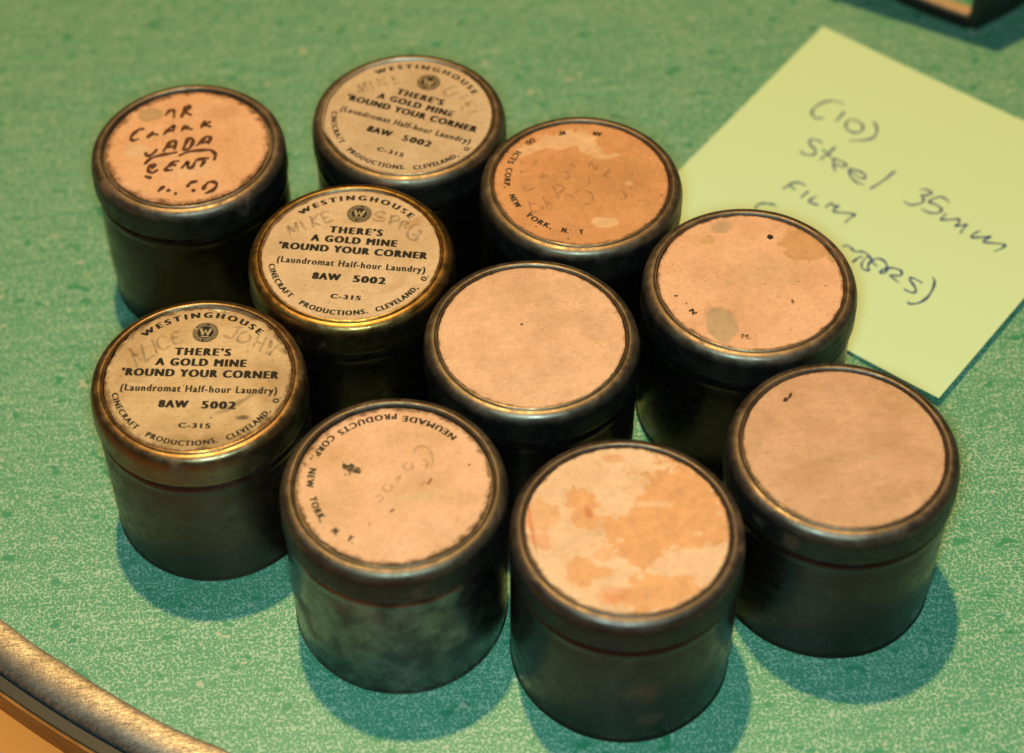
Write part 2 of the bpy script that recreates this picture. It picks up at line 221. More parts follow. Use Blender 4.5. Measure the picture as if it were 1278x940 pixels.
def ink_mat(name, colr, wear=0.3, strength=1.0, rough=0.6, scale=9.0, seed=0.0):
    k = NB(name, rough, 0, 0.2); k.base(colr)
    off = k.vec('ADD', k.P, (seed, seed * 2, 0))
    f = k.math('MULTIPLY', k.step(k.noise(scale, 3, 0.6, off), wear - 0.10, wear + 0.12), strength)
    g = k.step(k.noise(60, 1, 0.5, off), 0.30, 0.46, 1 - 0.65 * min(1, wear * 1.3), 1.0)
    k.alpha(k.math('MULTIPLY', f, g))
    return k.m

def plain_mat(name, colr, rough=0.5, metal=0.0, spec=0.5):
    k = NB(name, rough, metal, spec)
    k.base(k.mix(k.noise(6, 4, 0.6), colr, tuple(x * 0.75 for x in colr)))
    return k.m

def edging_mat():
    k = NB('brushed_metal_edging', 0.45, 0.80)
    fine = k.noise(1, 5, 0.8, k.mapping((0, 0, math.radians(75)), (9, 70, 9)))
    fine2 = k.noise(1, 5, 0.8, k.mapping((0, 0, math.radians(110)), (7, 45, 8)))
    grit = k.noise(30, 4, 0.8)
    f = k.math('ADD', k.math('MULTIPLY', k.math('ADD', fine, fine2), 0.33), k.math('MULTIPLY', grit, 0.34))
    cl = k.noise(3.2, 5, 0.7)
    c = k.mix(k.step(f, 0.40, 0.60), (0.22, 0.18, 0.155), (0.70, 0.58, 0.51))
    c = k.mix(k.step(cl, 0.4, 0.62, 0, 0.35), c, (0.12, 0.082, 0.06))
    c = k.mix(k.step(k.noise(1, 3, 0.7, k.mapping((0, 0, math.radians(95)), (12, 90, 9), (3, 3, 3))), 0.68, 0.74, 0, 0.7), c, (0.85, 0.75, 0.66))
    k.base(c); k.put(k.bsdf.inputs['Roughness'], k.step(f, 0.35, 0.65, 0.56, 0.36))
    k.bump(f, 0.6, 0.00018)
    return k.m

def wood_mat(name, a, b, sc=(1, 1, 1), rough=0.5):
    k = NB(name, rough, 0, 0.4)
    g = k.noise(1.0, 5, 0.6, k.mapping((0, 0, 0.3), sc), False, 0.6)
    k.base(k.mix(k.step(g, 0.35, 0.65), a, b)); k.bump(g, 0.1)
    return k.m

# ------------------------------------------------------------------ mesh helpers
def link(name, me, mat, parent=None):
    o = bpy.data.objects.new(name, me); col.objects.link(o)
    if mat: me.materials.append(mat)
    if parent: o.parent = parent
    return o

def mesh(name, vs, fs, smooth=None):
    me = bpy.data.meshes.new(name); me.from_pydata([tuple(v) for v in vs], [], fs); me.validate(); me.update()
    if smooth is not None:
        for p in me.polygons: p.use_smooth = True
        me.set_sharp_from_angle(angle=math.radians(smooth))
    return me

def lathe(prof, segs=128, wob=0.0, seed=0.0):
    """profile of (r, z) in can radii, z counted from the lid's paper; turned about the can's axis"""
    vs, fs = [], []
    for r, z in prof:
        for i in range(segs):
            a = 2 * math.pi * i / segs
            q = 1 + wob * noise.noise((math.cos(a) * 1.6 + seed, math.sin(a) * 1.6, z * 2.0 + seed)) * min(1, r)
            q += wob * 0.35 * noise.noise((math.cos(a) * 6 + seed, math.sin(a) * 6, z * 5.0))
            dz = wob * 0.4 * noise.noise((math.cos(a) * 2.5, math.sin(a) * 2.5 + seed, 4.0)) if r > 0.86 else 0
            vs.append((r * q * R * math.cos(a), r * q * R * math.sin(a), H + (z + dz) * R))
    n = len(prof)
    for j in range(n - 1):
        for i in range(segs):
            k = (i + 1) % segs
            fs.append((j * segs + i, j * segs + k, (j + 1) * segs + k, (j + 1) * segs + i))
    fs.append(tuple(range(segs))[::-1]); fs.append(tuple((n - 1) * segs + i for i in range(segs)))
    return vs, fs

def smooth_line(pts, n=6):
    P = [Vector(p) for p in pts]
    if len(P) == 2: return [P[0].lerp(P[1], i / 6) for i in range(7)]
    o = []
    for i in range(len(P) - 1):
        a = P[max(i - 1, 0)]; b = P[i]; c = P[i + 1]; d = P[min(i + 2, len(P) - 1)]
        for j in range(n):
            t = j / n
            o.append(0.5 * (2 * b + (c - a) * t + (2 * a - 5 * b + 4 * c - d) * t * t + (3 * b - a - 3 * c + d) * t ** 3))
    return o + [P[-1]]

def ribbons(strokes, width, z0, zfun=None, jitter=0.25):
    """pen strokes as thin flat ribbons of ink, points in can radii"""
    vs, fs = [], []
    for si, st in enumerate(strokes):
        L = smooth_line(st); m = len(L); b = len(vs); ph = random.random() * 9
        for i, p in enumerate(L):
            t = (L[min(i + 1, m - 1)] - L[max(i - 1, 0)])
            t = t.normalized() if t.length > 1e-9 else Vector((1, 0))
            nrm = Vector((-t.y, t.x))
            e = min(1, 0.55 + 2.5 * min(i, m - 1 - i) / m)
            wd = width * 0.5 * e * (1 + jitter * math.sin(ph + i * 0.55))
            for s in (-1, 1):
                q = p + nrm * wd * s
                vs.append((q.x * R, q.y * R, z0 + (zfun(q.x, q.y) if zfun else 0) + si * 1.5e-6))
        for i in range(m - 1): fs.append((b + 2 * i, b + 2 * i + 2, b + 2 * i + 3, b + 2 * i + 1))
    return vs, fs

def blob(pts, z):
    L = smooth_line(list(pts) + [pts[0]], 4)[:-1]
    return [(p.x * R, p.y * R, z) for p in L], [tuple(range(len(L)))]

_glyphs = {}
def text_shape(s, bold=0.0, spacing=1.0):
    """outline of a line of lettering as a flat mesh: verts, faces, size"""
    key = (s, bold, spacing)
    if key not in _glyphs:
        cu = bpy.data.curves.new('lettering', 'FONT'); cu.body = s; cu.fill_mode = 'FRONT'; cu.resolution_u = 4
        cu.offset = bold; cu.space_character = spacing
        o = bpy.data.objects.new('lettering', cu); col.objects.link(o)
        me = bpy.data.meshes.new_from_object(o.evaluated_get(bpy.context.evaluated_depsgraph_get()))
        vs = [v.co.copy() for v in me.vertices]; fs = [tuple(p.vertices) for p in me.polygons]
        bpy.data.objects.remove(o); bpy.data.curves.remove(cu); bpy.data.meshes.remove(me)
        _glyphs[key] = (vs, fs)
    vs, fs = _glyphs[key]
    xs = [v.x for v in vs]
    return vs, fs, min(xs), max(xs)
def cap_height(bold): return 0.729 + 2 * bold

class Print:
    """gathers all the lettering of one label in one mesh"""
    def __init__(self, turn=0.0): self.vs, self.fs, self.turn = [], [], turn
    def add(self, vs, fs):
        b = len(self.vs); c, s = math.cos(self.turn), math.sin(self.turn)
        self.vs += [(x * c - y * s, x * s + y * c, z) for x, y, z in vs]
        self.fs += [tuple(i + b for i in f) for f in fs]
    def line(self, s, x0, x1, y, cap, bold=0.0, spacing=1.0, z=0.002, slant=0.0, tilt=0.0, heavy=0.0):
        if heavy:
            for i, (dx, dy) in enumerate(((-heavy, 0), (-heavy * 0.5, heavy * 0.4), (0, 0), (heavy * 0.5, heavy * 0.4), (heavy, 0))): self.line(s, x0 + dx + heavy, x1 + dx - heavy, y + dy, cap, bold, spacing, z + i * 0.0003, slant, tilt)
            return
        vs, fs, a, b = text_shape(s, bold, spacing); k = (x1 - x0) / (b - a); h = cap / cap_height(bold)
        o = []
        for v in vs:
            u, t = (v.x - a) * k, (v.y + bold) * h
            u += slant * t
            o.append((x0 + u * math.cos(tilt) - t * math.sin(tilt), y + u * math.sin(tilt) + t * math.cos(tilt), z))
        self.add(o, fs)
    def arc(self, s, r, a0, a1, cap, bold=0.0, inward=False, spacing=1.0, z=0.002, heavy=0.0):
        """r is the mid-height radius; angles in degrees"""
        if heavy:
            g = math.degrees(heavy / r) * (1 if a1 > a0 else -1)
            for i, d in enumerate((-g, 0.0, g)): self.arc(s, r + heavy * (0.3 if i == 1 else 0), a0 + d + g, a1 + d - g, cap, bold, inward, spacing, z + i * 0.0003)
            return
        vs, fs, a, b = text_shape(s, bold, spacing); h = cap / cap_height(bold); o = []
        for v in vs:
            ang = math.radians(a0 + (a1 - a0) * (v.x - a) / (b - a)); t = (v.y + bold) * h - cap / 2
            q = r - t if inward else r + t
            o.append((q * math.cos(ang), q * math.sin(ang), z))
        self.add(o, fs)
    def ring(self, cx, cy, r0, r1, z, n=48):
        vs = [(cx + r * math.cos(2 * math.pi * i / n), cy + r * math.sin(2 * math.pi * i / n), z) for r in (r0, r1) for i in range(n)]
        self.add(vs, [(i, n + i, n + (i + 1) % n, (i + 1) % n) for i in range(n)])
    def disc(self, cx, cy, r, z, n=48):
        self.add([(cx + r * math.cos(2 * math.pi * i / n), cy + r * math.sin(2 * math.pi * i / n), z) for i in range(n)], [tuple(range(n))])
    def poly(self, pts, z): self.add([(x, y, z) for x, y in pts], [tuple(range(len(pts)))])
    def build(self, name, mat, parent):
        return link(name, mesh(name, [(x * R, y * R, H + z * R) for x, y, z in self.vs], self.fs), mat, parent)

def tag(o, label, cat, group=None, kind=None):
    o['label'] = label; o['category'] = cat
    if group: o['group'] = group
    if kind: o['kind'] = kind
    return o
def empty(name, loc):
    o = bpy.data.objects.new(name, None); col.objects.link(o); o.location = loc; o.empty_display_size = 0.01
    return o

# ------------------------------------------------------------------ the table and the floor
TZ = H   # local heights in the lathe helper count from the lids, so the table is built in world units
def table():
    t = empty('table', (5.0 * R, 7.3 * R, -0.42))
    tag(t, 'table with speckled green laminate top and scratched metal edging under the cans', 'table')
    cx, cy = 5.0, 7.3
    def outline(r, n=60):
        """rounded corner towards the camera; the other sides run well past the picture"""
        pts = []
        X, Y = 34.0, 30.0
        for (ox, oy, a0) in ((0, 0, math.pi), (X, 0, 1.5 * math.pi), (X, Y, 0), (0, Y, 0.5 * math.pi)):
            for i in range(n + 1):
                a = a0 + 0.5 * math.pi * i / n
                pts.append((ox + r * math.cos(a), oy + r * math.sin(a)))
        return pts
    def band(name, prof, mat, wob=0.0, sm=35):
        vs, fs = [], []; nn = 400
        for r, z in prof:
            n_ = 160
            for i, (x, y) in enumerate(outline(r, n_)):
                q = wob * noise.noise((x * 1.7, y * 1.7, r)) if r < 12.95 else 0
                l = math.hypot(x, y) or 1
                vs.append(((x + q * x / l) * R, (y + q * y / l) * R, z * R + 0.42))
        m = len(vs) // len(prof)
        for j in range(len(prof) - 1):
            for i in range(m):
                fs.append((j * m + i, (j + 1) * m + i, (j + 1) * m + (i + 1) % m, j * m + (i + 1) % m))
        return link(name, mesh(name, vs, fs, sm), mat, t)
    o = outline(12.996)
    vs = [(x * R, y * R, 0.42) for x, y in o] + [(x * R, y * R, 0.42 - 0.04 * R) for x, y in o]; n = len(o)
    fs = [tuple(range(n)), tuple(range(2 * n - 1, n - 1, -1))] + [(i, n + i, n + (i + 1) % n, (i + 1) % n) for i in range(n)]
    link('table_top', mesh('table_top', vs, fs), laminate_mat(), t)
    band('metal_edging', [(12.906, 0.0), (12.911, 0.020), (12.936, 0.030), (13.006, 0.030), (13.086, 0.016), (13.166, -0.010), (13.226, -0.045), (13.256, -0.095), (13.261, -0.15), (13.236, -0.175), (13.046, -0.18)], edging_mat(), 0.03)
    band('wooden_rim', [(13.046, -0.222), (13.386, -0.224), (13.402, -0.236), (13.402, -0.58), (13.386, -0.61), (12.746, -0.62), (12.746, -0.05)], wood_mat('edge_wood', (0.55, 0.20, 0.05), (0.40, 0.13, 0.03), (3, 3, 9)), 0, 30)
    band('edge_groove', [(13.046, -0.178), (13.378, -0.18), (13.378, -0.215), (13.046, -0.22)], plain_mat('dark_groove', (0.02, 0.02, 0.025), 0.5))
    wd = wood_mat('leg_wood', (0.30, 0.12, 0.03), (0.2, 0.08, 0.02), (12, 12, 1))
    for (x, y) in ((-3, -3), (37, -3), (37, 33), (-3, 33)):
        vs, fs = [], []
        for z, r in ((0.0, 0.016), (0.2, 0.021), (0.42 - 0.06 * R, 0.025)):
            vs += [(x * R + r * math.cos(a * math.pi / 12), y * R + r * math.sin(a * math.pi / 12), z) for a in range(24)]
        for j in range(2): fs += [(24 * j + i, 24 * j + (i + 1) % 24, 24 * j + 24 + (i + 1) % 24, 24 * j + 24 + i) for i in range(24)]
        fs += [tuple(range(23, -1, -1)), tuple(range(48, 72))]
        link('leg', mesh('leg', vs, fs, 40), wd, t)
table()
fl_ = link('floor', mesh('floor', [(-6, -6, -0.42), (6, -6, -0.42), (6, 6, -0.42), (-6, 6, -0.42)], [(0, 1, 2, 3)]),
           wood_mat('floor_wood', (0.80, 0.46, 0.17), (0.72, 0.40, 0.14), (0.05, 0.4, 1), 0.5))
fl_['kind'] = 'structure'

# ------------------------------------------------------------------ the cans
LID = [(0.0, -0.03), (0.80, -0.03), (0.857, -0.03), (0.861, -0.010), (0.865, 0.006), (0.870, 0.013), (0.876, 0.0115), (0.880, 0.004), (0.884, 0.002), (0.889, 0.0085), (0.898, 0.0115), (0.912, 0.0105), (0.930, 0.005), (0.946, -0.002), (0.960, -0.012), (0.973, -0.028), (0.984, -0.052), (0.992, -0.085), (0.998, -0.125), (1.0, -0.17), (1.0, -0.29), (1.003, -0.315), (0.998, -0.332), (0.988, -0.338), (0.974, -0.338), (0.970, -0.32), (0.970, -0.06), (0.0, -0.055)][::-1]
BODY = [(0.0, -1.818), (0.86, -1.818), (0.89, -1.844), (0.945, -1.844), (0.967, -1.838), (0.981, -1.825), (0.986, -1.810), (0.984, -1.795), (0.977, -1.784), (0.974, -1.773), (0.976, -1.74), (0.979, -1.62), (0.984, -1.25), (0.983, -0.80), (0.981, -0.56), (0.975, -0.505), (0.978, -0.478), (0.985, -0.458), (0.986, -0.438), (0.980, -0.412), (0.968, -0.385), (0.958, -0.365), (0.953, -0.340), (0.953, -0.10), (0.0, -0.10)]
GROUP = 'small round steel film cans standing together on the green table'
CANS = 0
def can(x, y, label, lid_mat, body_mat, paper, rp=0.85, ragged=0.006, nick=None, seed=0.0):
    t = empty('film_can', (x * R, y * R, 0)); tag(t, label, 'film can', GROUP)
    vs, fs = lathe(BODY, 128, 0.006, seed); link('can_body', mesh('can_body', vs, fs, 40), body_mat, t)
    vs, fs = lathe(LID, 160, 0.006, seed + 5); link('lid', mesh('lid', vs, fs, 40), lid_mat, t)
    # card disc with a slightly uneven cut edge, lying in the lid
    n = 220; vs = []; rings = [rp * q for q in (0.2, 0.45, 0.7, 0.88, 0.96, 1.0)]
    vs.append((0, 0, H))
    for r in rings:
        for i in range(n):
            a = 2 * math.pi * i / n
            rr = r
            if r > 0.9 * rp:
                rr = r + ragged * noise.noise((math.cos(a) * 9 + seed, math.sin(a) * 9, seed)) + 0.5 * ragged * noise.noise((math.cos(a) * 30, math.sin(a) * 30 + seed, 1))
            dz = 0.0
            if nick and r > 0.9 * rp:                   # paper torn back along part of its edge
                u = abs((math.degrees(a) - nick[0] + 180) % 360 - 180) / nick[1]
                if u < 1: rr -= nick[2] * (1 - u * u) * (0.55 + 0.9 * noise.noise((math.cos(a) * 7, math.sin(a) * 7, seed + 3)))
            vs.append((rr * R * math.cos(a), rr * R * math.sin(a), H + dz))
    fs = [(0, 1 + i, 1 + (i + 1) % n) for i in range(n)]
    for j in range(len(rings) - 1):
        b = 1 + j * n
        fs += [(b + i, b + n + i, b + n + (i + 1) % n, b + (i + 1) % n) for i in range(n)]
    b = 1 + (len(rings) - 1) * n; k = len(vs)
    vs += [(v[0], v[1], H - 0.024 * R) for v in vs[b:b + n]]
    fs += [(b + i, k + i, k + (i + 1) % n, b + (i + 1) % n) for i in range(n)]
    return t, link('paper_label', mesh('paper_label', vs, fs, 50), paper, t)

PRINT = (0.022, 0.016, 0.012)
def advert_print(lab, turn, wear, seed):
    k = Print(math.radians(turn)); B = 0.020
    k.arc('WESTINGHOUSE', 0.758, 140.5, 46.0, 0.070, 0.0, False, 1.6, heavy=0.009)
    k.line("THERE'S", -0.258, 0.272, 0.258, 0.090, 0.0, 1.32, heavy=0.0100)
    k.line('A GOLD MINE', -0.418, 0.430, 0.130, 0.090, 0.0, 1.28, heavy=0.0100)
    k.line("'ROUND YOUR CORNER", -0.712, 0.742, -0.001, 0.090, 0.0, 1.24, heavy=0.0100)
    k.line('(Laundromat Half-hour Laundry)', -0.692, 0.745, -0.180, 0.082, 0.0, 1.22, heavy=0.0045)
    k.line('8AW', -0.318, -0.040, -0.365, 0.088, 0.0, 1.24, heavy=0.0100)
    k.line('5002', 0.075, 0.392, -0.366, 0.088, 0.0, 1.24, heavy=0.0100)
    k.line('C-315', -0.102, 0.190, -0.593, 0.058, 0.0, 1.2, heavy=0.006)
    k.arc('CINECRAFT', 0.762, -164, -127, 0.062, 0.0, True, 1.25, heavy=0.0055)
    k.arc('PRODUCTIONS.', 0.764, -119, -69, 0.062, 0.0, True, 1.25, heavy=0.0055)
    k.arc('CLEVELAND,', 0.775, -63.5, -28, 0.062, 0.0, True, 1.25, heavy=0.0055)
    k.arc('O.', 0.785, -21, -15.5, 0.062, 0.0, True, 1.25, heavy=0.0055)
    cx, cy = 0.0, 0.540
    k.disc(cx, cy, 0.121, 0.0016)
    k.build('printed_text', ink_mat('printing_ink', PRINT, wear, 0.95, 0.6, 9, seed), lab)
    e = Print(math.radians(turn)); z = 0.0034                       # the pale marks knocked out of the round black emblem
    e.ring(cx, cy, 0.110, 0.114, z); e.ring(cx, cy, 0.078, 0.083, z)
    for i in range(26):
        a = 2 * math.pi * i / 26
        if i % 13 == 6: continue
        b = 0.08; ca, sa = math.cos(a), math.sin(a)
        e.poly([(cx + r * math.cos(a + d), cy + r * math.sin(a + d)) for r, d in ((0.089, -b), (0.104, -b * .9), (0.104, b * 0.5), (0.089, b * .6))], z)
    e.poly([(cx - 0.060, cy + 0.045), (cx - 0.034, cy + 0.045), (cx - 0.020, cy - 0.008), (cx - 0.030, cy - 0.038)], z)
    e.poly([(cx - 0.031, cy - 0.038), (cx - 0.019, cy - 0.038), (cx + 0.006, cy + 0.030), (cx - 0.006, cy + 0.030)], z + 0.0004)
    e.poly([(cx + 0.031, cy - 0.038), (cx + 0.019, cy - 0.038), (cx - 0.006, cy + 0.030), (cx + 0.006, cy + 0.030)], z + 0.0008)
    e.poly([(cx + 0.060, cy + 0.045), (cx + 0.034, cy + 0.045), (cx + 0.020, cy - 0.008), (cx + 0.030, cy - 0.038)], z)
    e.poly([(cx - 0.040, cy - 0.046), (cx + 0.040, cy - 0.046), (cx + 0.036, cy - 0.058), (cx - 0.036, cy - 0.058)], z)
    e.build('emblem', plain_mat('emblem_paper', (0.50, 0.33, 0.18), 0.7), lab)

def maker_print(lab, words, wear, seed):
    k = Print(0)
    for s, r, a0, a1 in words: k.arc(s, r, a0, a1, 0.066, 0.0, True, 1.25, heavy=0.0055)
    k.build('printed_text', ink_mat('worn_printing_ink', PRINT, wear - 0.07, 0.95, 0.6, 7, seed), lab)

def writing(lab, key, width, colr, name='handwriting', wear=0.2, strength=1.0, seed=0.0, z=0.004):
    vs, fs = ribbons(STROKES[key], width, H + z * R)
    return link(name, mesh(name, vs, fs), ink_mat(name + '_ink', colr, wear, strength, 0.7, 14, seed), lab)

TAN = (0.88, 0.455, 0.285); TAN2 = (0.78, 0.375, 0.22)
CARD = (0.76, 0.48, 0.30); CARD2 = (0.64, 0.385, 0.225)
STEEL = (0.19, 0.135, 0.104); STEELW = (0.32, 0.24, 0.19)
BLACK = (0.056, 0.033, 0.035); BLACKW = (0.100, 0.062, 0.056)
def lid_steel(seed, rust=0.25, base=STEEL, worn=STEELW, rough=0.45, metal=0.93, spots=(), tin_glint=None, side_dark=0.85):
    return metal_mat('lid_steel', base, worn, rust, metal, rough, seed, spots, tin_glint=tin_glint, side_dark=side_dark)
def body_steel(seed, rust=0.15, base=BLACK, worn=BLACKW, rough=0.29, mott=0.25, spots=(), deep=1.0):
    return metal_mat('can_steel', base, worn, rust, 0.95, rough, seed, spots, mott)
BROWN = (0.50, 0.215, 0.085); GREYST = (0.47, 0.305, 0.195)
PENCIL = (0.20, 0.135, 0.085)

# A: hand lettered
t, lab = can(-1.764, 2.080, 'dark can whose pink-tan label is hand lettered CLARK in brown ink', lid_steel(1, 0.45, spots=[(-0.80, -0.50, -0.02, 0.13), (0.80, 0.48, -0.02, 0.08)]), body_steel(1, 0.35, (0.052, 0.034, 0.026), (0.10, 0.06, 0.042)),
    paper_mat('hand_lettered_card', (0.86, 0.44, 0.26), (0.78, 0.37, 0.20), [(-0.392, 0.524, 0.13, 0.10, 0, (0.42, 0.27, 0.14), 0.7, 0.15, 0.03), (-0.53, 0.0, 0.12, 0.10, 0, (0.74, 0.50, 0.32), 0.5, 0.2, 0.05), (0.354, 0.481, 0.20, 0.11, 0.2, BROWN, 0.3, 0.3, 0.1), (0.05, -0.35, 0.25, 0.10, 0.2, (0.78, 0.47, 0.30), 0.5, 0.4, 0.1)], (0.13, 0.045, 0.014), 0.07, 0.3, 1.0, 0.12, 0.83, jag=0.24), 0.83, 0.012, seed=1)
writing(lab, 'A', 0.039, (0.105, 0.034, 0.014), 'handwriting', 0.17, 0.95, 1)

# B, C, G: printed laundry adverts
t, lab = can(0.504, 2.298, 'can with printed laundry label turned clockwise and a dark brown lid, rearmost of the three', lid_steel(2, 0.12, (0.20, 0.142, 0.10), tin_glint=(118, 78, 0.842, 0.885)), body_steel(2),
    paper_mat('advert_card', (0.68, 0.45, 0.30), (0.60, 0.38, 0.24), [], (0.30, 0.17, 0.08), 0.02, 0.35, 2.0, 0.2, 0.855), 0.852, 0.006, nick=(120, 75, 0.012), seed=2)
advert_print(lab, -26.9, 0.36, 2); writing(lab, 'B', 0.028, PENCIL, 'pencil_writing', 0.42, 0.28, 2)
GOLD = (0.30, 0.16, 0.048); GOLDW = (0.42, 0.27, 0.12)
t, lab = can(-0.182, 0.404, 'can with printed laundry label, pencilled MIKE and a golden brass-coloured lid', lid_steel(3, 0.2, GOLD, GOLDW, 0.36, 0.97, side_dark=0.6, tin_glint=(118, 60, 0.83, 0.868)), body_steel(3, 0.3, (0.05, 0.036, 0.026)),
    paper_mat('advert_card', CARD, CARD2, [(0.30, 0.47, 0.03, 0.02, 0, BROWN, 0.8, 0.4, 0.05), (0.66, 0.35, 0.10, 0.05, 0.4, BROWN, 0.5, 0.5, 0.15), (0.42, -0.45, 0.12, 0.06, 0.5, BROWN, 0.35, 0.5, 0.15), (0.4, -0.05, 0.2, 0.1, 0.2, CARD2, 0.5, 0.5, 0.2)], (0.30, 0.17, 0.08), 0.02, 0.45, 3.0, 0.2, 0.855), 0.855, 0.010, nick=(118, 60, 0.022), seed=3)
advert_print(lab, -11.9, 0.26, 3); writing(lab, 'C', 0.028, PENCIL, 'pencil_writing', 0.38, 0.30, 3)
t, lab = can(-1.645, -1.004, 'can with stained laundry label, pencilled ALICE and JOHN, and a rusty bronze lid', lid_steel(4, 0.5, (0.25, 0.145, 0.07), (0.38, 0.26, 0.15), 0.36, 0.95, side_dark=0.15, tin_glint=(72, 42, 0.82, 0.868)), body_steel(4, 0.2, (0.120, 0.068, 0.052), (0.18, 0.105, 0.080), 0.36),
    paper_mat('advert_card', (0.74, 0.455, 0.255), (0.58, 0.33, 0.165), [(0.36, -0.33, 0.22, 0.03, 0.55, (0.20, 0.11, 0.05), 0.6, 0.6, 0.08), (0.42, -0.50, 0.05, 0.03, 0, (0.10, 0.05, 0.02), 0.8, 0.4, 0.1), (-0.6, 0.3, 0.2, 0.25, 0, (0.40, 0.22, 0.10), 0.45, 0.6, 0.25), (0.1, -0.75, 0.4, 0.08, 0, (0.34, 0.18, 0.07), 0.6, 0.6, 0.2), (0.7, -0.2, 0.12, 0.3, 0, (0.40, 0.22, 0.10), 0.5, 0.6, 0.2)], (0.12, 0.055, 0.02), 0.05, 1.0, 4.0, 0.5, 0.85, jag=0.2), 0.853, 0.018, nick=(72, 42, 0.040), seed=4)
advert_print(lab, -7.4, 0.28, 4); writing(lab, 'G', 0.026, PENCIL, 'pencil_writing', 0.38, 0.27, 4)

# D: darkened orange maker's label with pale peeled spots
LT = (0.84, 0.48, 0.28)
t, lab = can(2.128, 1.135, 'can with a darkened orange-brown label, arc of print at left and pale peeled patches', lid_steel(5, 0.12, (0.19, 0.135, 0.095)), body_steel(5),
    paper_mat('darkened_card', (0.74, 0.32, 0.145), (0.64, 0.26, 0.11), [(-0.10, 0.63, 0.33, 0.14, -0.02, LT, 0.8, 0.12, 0.16), (0.14, 0.50, 0.12, 0.16, 0.7, LT, 0.8, 0.15, 0.14), (-0.47, 0.51, 0.11, 0.07, 0.5, LT, 0.7, 0.2, 0.12), (0.30, 0.335, 0.15, 0.035, -0.05, LT, 0.8, 0.25, 0.08), (0.17, -0.56, 0.13, 0.085, -0.3, LT, 0.85, 0.12, 0.11), (0.467, -0.07, 0.05, 0.03, 0, LT, 0.7, 0.3, 0.06), (0.2, 0.0, 0.5, 0.3, 0.2, (0.45, 0.20, 0.07), 0.35, 0.6, 0.3)], (0.12, 0.05, 0.02), 0.03, 0.9, 5.0, 0.2, 0.852), 0.853, 0.004, seed=5)
maker_print(lab, [('AN', 0.715, 66, 73), ("M'", 0.73, 95, 101), ('OD', 0.765, 120, 128), ('ICTS', 0.745, 138, 153), ('CORP.', 0.722, 157.5, 180), ('NEW', 0.695, 188, 204), ('YORK,', 0.68, 213, 239), ('N.', 0.680, 247, 253), ('Y', 0.680, 261, 265)], 0.36, 5)
writing(lab, 'D', 0.026, (0.22, 0.12, 0.06), 'pencil_writing', 0.44, 0.24, 5)

# E: stained plain label
t, lab = can(3.523, -0.339, 'can with plain tan label bearing grey stains and a small round black dot', lid_steel(6, 0.35, spots=[(0.90, 0.22, 0.0, 0.10), (0.80, 0.48, 0.0, 0.12)]), body_steel(6, 0.1, (0.048, 0.038, 0.038)),
    paper_mat('stained_card', TAN, TAN2, [(-0.36, -0.50, 0.15, 0.22, 0.1, GREYST, 0.75, 0.12, 0.06), (-0.148, 0.723, 0.10, 0.085, 0, GREYST, 0.65, 0.2, 0.04), (-0.307, 0.579, 0.07, 0.06, 0, (0.56, 0.30, 0.12), 0.6, 0.3, 0.05), (0.62, 0.40, 0.24, 0.24, 0.6, (0.60, 0.28, 0.11), 0.7, 0.12, 0.16), (0.15, 0.05, 0.4, 0.2, 0.2, (0.58, 0.35, 0.19), 0.35, 0.6, 0.3), (0.34, -0.298, 0.014, 0.028, 0, (0.05, 0.03, 0.02), 0.8, 0.4, 0.01), (-0.711, -0.12, 0.02, 0.012, 0, (0.04, 0.03, 0.02), 0.9, 0.4, 0.01)], (0.14, 0.05, 0.015), 0.03, 0.6, 6.0, 0.15, 0.853), 0.853, 0.006, seed=6)
vs, fs = blob(STROKES['Em'][0], H + 0.003 * R); link('ink_mark', mesh('ink_mark', vs, fs), ink_mat('black_mark', (0.03, 0.022, 0.018), 0.1, 0.95), lab)
k = Print(0); k.arc('N', 0.675, 206.5, 212.5, 0.055, 0.0, True, heavy=0.008); k.arc("'", 0.69, 199, 200, 0.06, 0.0, True, heavy=0.008); k.arc('M.', 0.70, 253, 260, 0.055, 0.0, True, heavy=0.006)
k.build('printed_text', ink_mat('worn_printing_ink', PRINT, 0.42, 0.9, 0.6, 12, 6), lab)

# F: plain label in the middle
t, lab = can(1.423, -0.810, 'can with a clean unprinted tan label and dark lid, encircled by the other cans', lid_steel(7, 0.05, (0.19, 0.145, 0.11), STEELW, 0.40), body_steel(7, 0.05),
    paper_mat('plain_card', (0.88, 0.475, 0.30), (0.74, 0.38, 0.225), [(-0.073, 0.145, 0.014, 0.014, 0, (0.06, 0.03, 0.02), 0.9, 0.3, 0), (0.15, 0.5, 0.5, 0.14, 0.1, (0.58, 0.33, 0.17), 0.4, 0.6, 0.3), (0.3, 0.2, 0.35, 0.12, 0.1, (0.58, 0.33, 0.17), 0.35, 0.6, 0.3)], (0.14, 0.06, 0.025), 0.02, 0.55, 7.0, 0.3, 0.852), 0.853, 0.005, seed=7)

